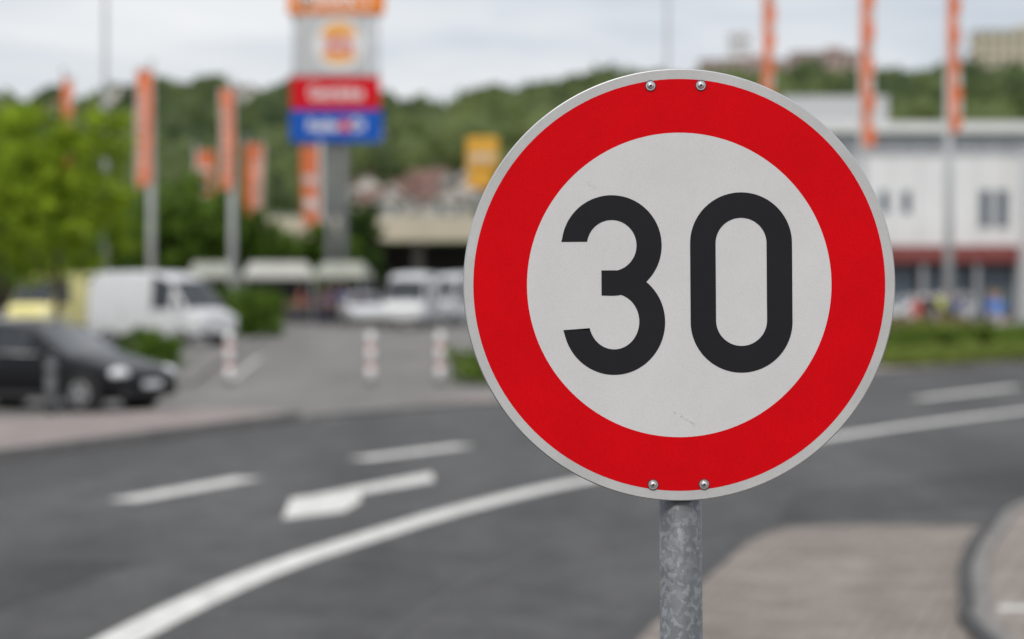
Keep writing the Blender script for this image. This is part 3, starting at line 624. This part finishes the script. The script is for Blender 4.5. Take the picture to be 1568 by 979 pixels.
box('roof_coping',(-1.5,6,9.03),(24.4,12.4,.16),M_frame,W); box('shop_fascia',(-3.5,-.1,3.45),(19.5,.5,.9),M_shop,W,.02)
for i in range(7): box('shop_column_%d'%i,(-12.8+i*2.9,.1,1.5),(.25,.4,2.98),M_wallg,W)
for i in range(6): box('shop_window_%d'%i,(-11.35+i*2.9,.85,1.5),(2.3,.1,2.4),M_wing,W)
win_grid(W,-12.6,-10.2,5.3,7.2,2,1,0,.45,1.2,False)
box('corner_block',(1.2,-2.5,4.55),(12,7,9.1),M_wall,W); box('corner_roof',(1.2,-2.5,9.18),(12.3,7.3,.14),M_frame,W)
for z in (1.1,3.8,6.4): box('corner_door_%.0f'%z,(-1.0,-6.03,z+.2),(1.2,.08,1.8),M_wing,W)
win_grid(W,-7.0,-5.2,4.8,7.0,2,1,0,.6,2.0,False)
for i in range(14): box('panel_joint_%d'%i,(-13.2+i*1.55,-.012,6.3),(.04,.02,5.0),M_frame,W)
O=empty('office_building',(44,205,0))
box('block',(0,7,7.2),(56,14,14.4),M_wallg,O); box('flat_roof',(0,7,14.9),(57.5,15.5,.9),M_wall,O)
for j in range(3):
    box('window_band_%d'%j,(0,-.04,12.4-3.4*j),(54,.1,1.9),M_wins,O)
    for i in range(26): box('band_mullion_%d_%d'%(j,i),(-26+i*2.08,-.12,12.4-3.4*j),(.16,.08,1.9),M_wall,O)
box('rooftop_plant',(-16,8,16.6),(9,8,2.6),M_frame,O); box('rooftop_stair',(6,8,16.3),(5,5,2.0),M_frame,O)
OV=empty('overpass',(-2,170,0))
box('deck',(0,4,5.3),(34,9,.7),M_conc,OV); box('parapet',(0,-.62,5.95),(34,.25,1.0),M_conc,OV); box('edge_beam',(0,-.65,5.1),(34,.4,.65),M_conc,OV); box('rail',(0,-.6,6.6),(34,.06,.06),M_steel,OV)
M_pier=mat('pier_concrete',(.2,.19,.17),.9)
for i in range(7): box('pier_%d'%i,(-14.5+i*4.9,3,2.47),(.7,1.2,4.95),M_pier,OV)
box('underpass_shade_wall',(0,8.2,2.4),(34,.4,4.7),M_shad,OV)  # dark sheet standing in for the shaded void under the deck
def house(x,y,rz,w,d,h,wallm=M_hw):
    z=float(terr(x,y)); E=empty('gabled_house',(x,y,z-.3),rz); rh=w*.42
    box('walls',(0,0,h/2),(w,d,h),wallm,E)
    V=[(-w/2-.4,-d/2-.4,h),(w/2+.4,-d/2-.4,h),(w/2+.4,d/2+.4,h),(-w/2-.4,d/2+.4,h),(0,-d/2-.4,h+rh),(0,d/2+.4,h+rh)]
    add('roof',V,[(0,4,5,3),(1,2,5,4),(3,2,1,0)],M_roofr,parent=E)
    add('gable',[(-w/2,-d/2-.02,h),(w/2,-d/2-.02,h),(0,-d/2-.02,h+rh*.92)],[(0,1,2)],wallm,parent=E)
    win_grid(E,-w/2,w/2,.8,h,2,2,-d/2,.9,1.2); box('door',(0,-d/2-.06,1.3),(1,.1,2),M_wood,E); box('chimney',(w*.2,0,h+rh*.9),(.6,.6,1.4),M_roofr,E)
for a in HOUSES: house(*a)
def block(name,x,y,w,d,z0,h,m,nx_,nz_,roof=M_frame):
    E=empty(name,(x,y,z0)); box('walls',(0,0,h/2),(w,d,h),m,E); box('roof_slab',(0,0,h+.2),(w+.6,d+.6,.4),roof,E)
    c=0
    for j in range(nz_):
        for i in range(nx_):
            c+=1; box('window_%d'%c,(-w/2+w*(i+.5)/nx_,-d/2-.05,h*(j+.5)/nz_),(w/nx_*.5,.12,h/nz_*.45),M_wing,E)
    box('lift_house',(w*.15,0,h+1.2),(w*.25,d*.4,2),m,E)
block('apartment_block',162,780,26,14,43,38,M_beige,8,10); block('apartment_block',76,785,30,12,45,27,mat('render_rose',(.50,.36,.32),.85),10,7,M_roofr); block('apartment_block',102,790,22,12,45,30,mat('render_brown',(.44,.32,.28),.85),7,7,M_roofr); block('apartment_block',78,830,7,9,45,40,M_wall,3,11)

# ------------------------------------------------------------ world, sun, camera
w=D.worlds.new('World'); scene.world=w; w.use_nodes=True; nt=w.node_tree; L=nt.links.new
bg=nt.nodes['Background']; sk=nt.nodes.new('ShaderNodeTexSky'); sk.sky_type='NISHITA'; sk.sun_disc=False
SE,SR=math.radians(48),math.radians(200)
sk.sun_elevation=SE; sk.sun_rotation=SR; sk.air_density=1; sk.dust_density=2
tc=nt.nodes.new('ShaderNodeTexCoord'); mp=nt.nodes.new('ShaderNodeMapping'); mp.inputs['Scale'].default_value=(1,1,4.5); mp.inputs['Location'].default_value=(.3,.1,.2); L(tc.outputs['Generated'],mp.inputs['Vector'])
nz=nt.nodes.new('ShaderNodeTexNoise'); nz.inputs['Scale'].default_value=5; nz.inputs['Detail'].default_value=6; nz.inputs['Roughness'].default_value=.5; nz.inputs['Distortion'].default_value=.3; L(mp.outputs['Vector'],nz.inputs['Vector'])
rp=nt.nodes.new('ShaderNodeValToRGB'); e=rp.color_ramp.elements; e[0].position=.35; e[0].color=(.52,.565,.63,1); e[1].position=.66; e[1].color=(.81,.815,.825,1); L(nz.outputs['Fac'],rp.inputs['Fac'])
sx=nt.nodes.new('ShaderNodeSeparateXYZ'); L(tc.outputs['Generated'],sx.inputs[0])
mr=nt.nodes.new('ShaderNodeMapRange'); mr.inputs['From Min'].default_value=0.05; mr.inputs['From Max'].default_value=.9; mr.inputs['To Min'].default_value=11.5; mr.inputs['To Max'].default_value=16.5; L(sx.outputs['Z'],mr.inputs['Value'])
sc=nt.nodes.new('ShaderNodeVectorMath'); sc.operation='SCALE'; L(rp.outputs['Color'],sc.inputs[0]); L(mr.outputs['Result'],sc.inputs['Scale'])
mx=nt.nodes.new('ShaderNodeMix'); mx.data_type='RGBA'; mx.inputs['Factor'].default_value=.90; L(sk.outputs[0],mx.inputs['A']); L(sc.outputs['Vector'],mx.inputs['B'])
L(mx.outputs['Result'],bg.inputs['Color']); bg.inputs['Strength'].default_value=.1
sl=D.lights.new('sun','SUN'); sl.energy=1.5; sl.angle=math.radians(11); sl.color=(1,.93,.83); so=D.objects.new('sun',sl); scene.collection.objects.link(so)
az=math.radians(200); dirv=Vector((math.sin(az)*math.cos(SE),math.cos(az)*math.cos(SE),math.sin(SE)))
so.rotation_euler=dirv.to_track_quat('Z','Y').to_euler(); so.location=(-20,-30,40)
cam=D.cameras.new('camera'); co=D.objects.new('camera',cam); scene.collection.objects.link(co); scene.camera=co
co.location=(0,0,2.2); co.rotation_euler=(math.radians(90),0,0)
cam.lens=85; cam.sensor_width=36; cam.shift_y=-64.5/1568; cam.clip_end=6000; cam.clip_start=.05
cam.dof.use_dof=True; cam.dof.focus_distance=3.355; cam.dof.aperture_fstop=3.4; cam.dof.aperture_blades=9
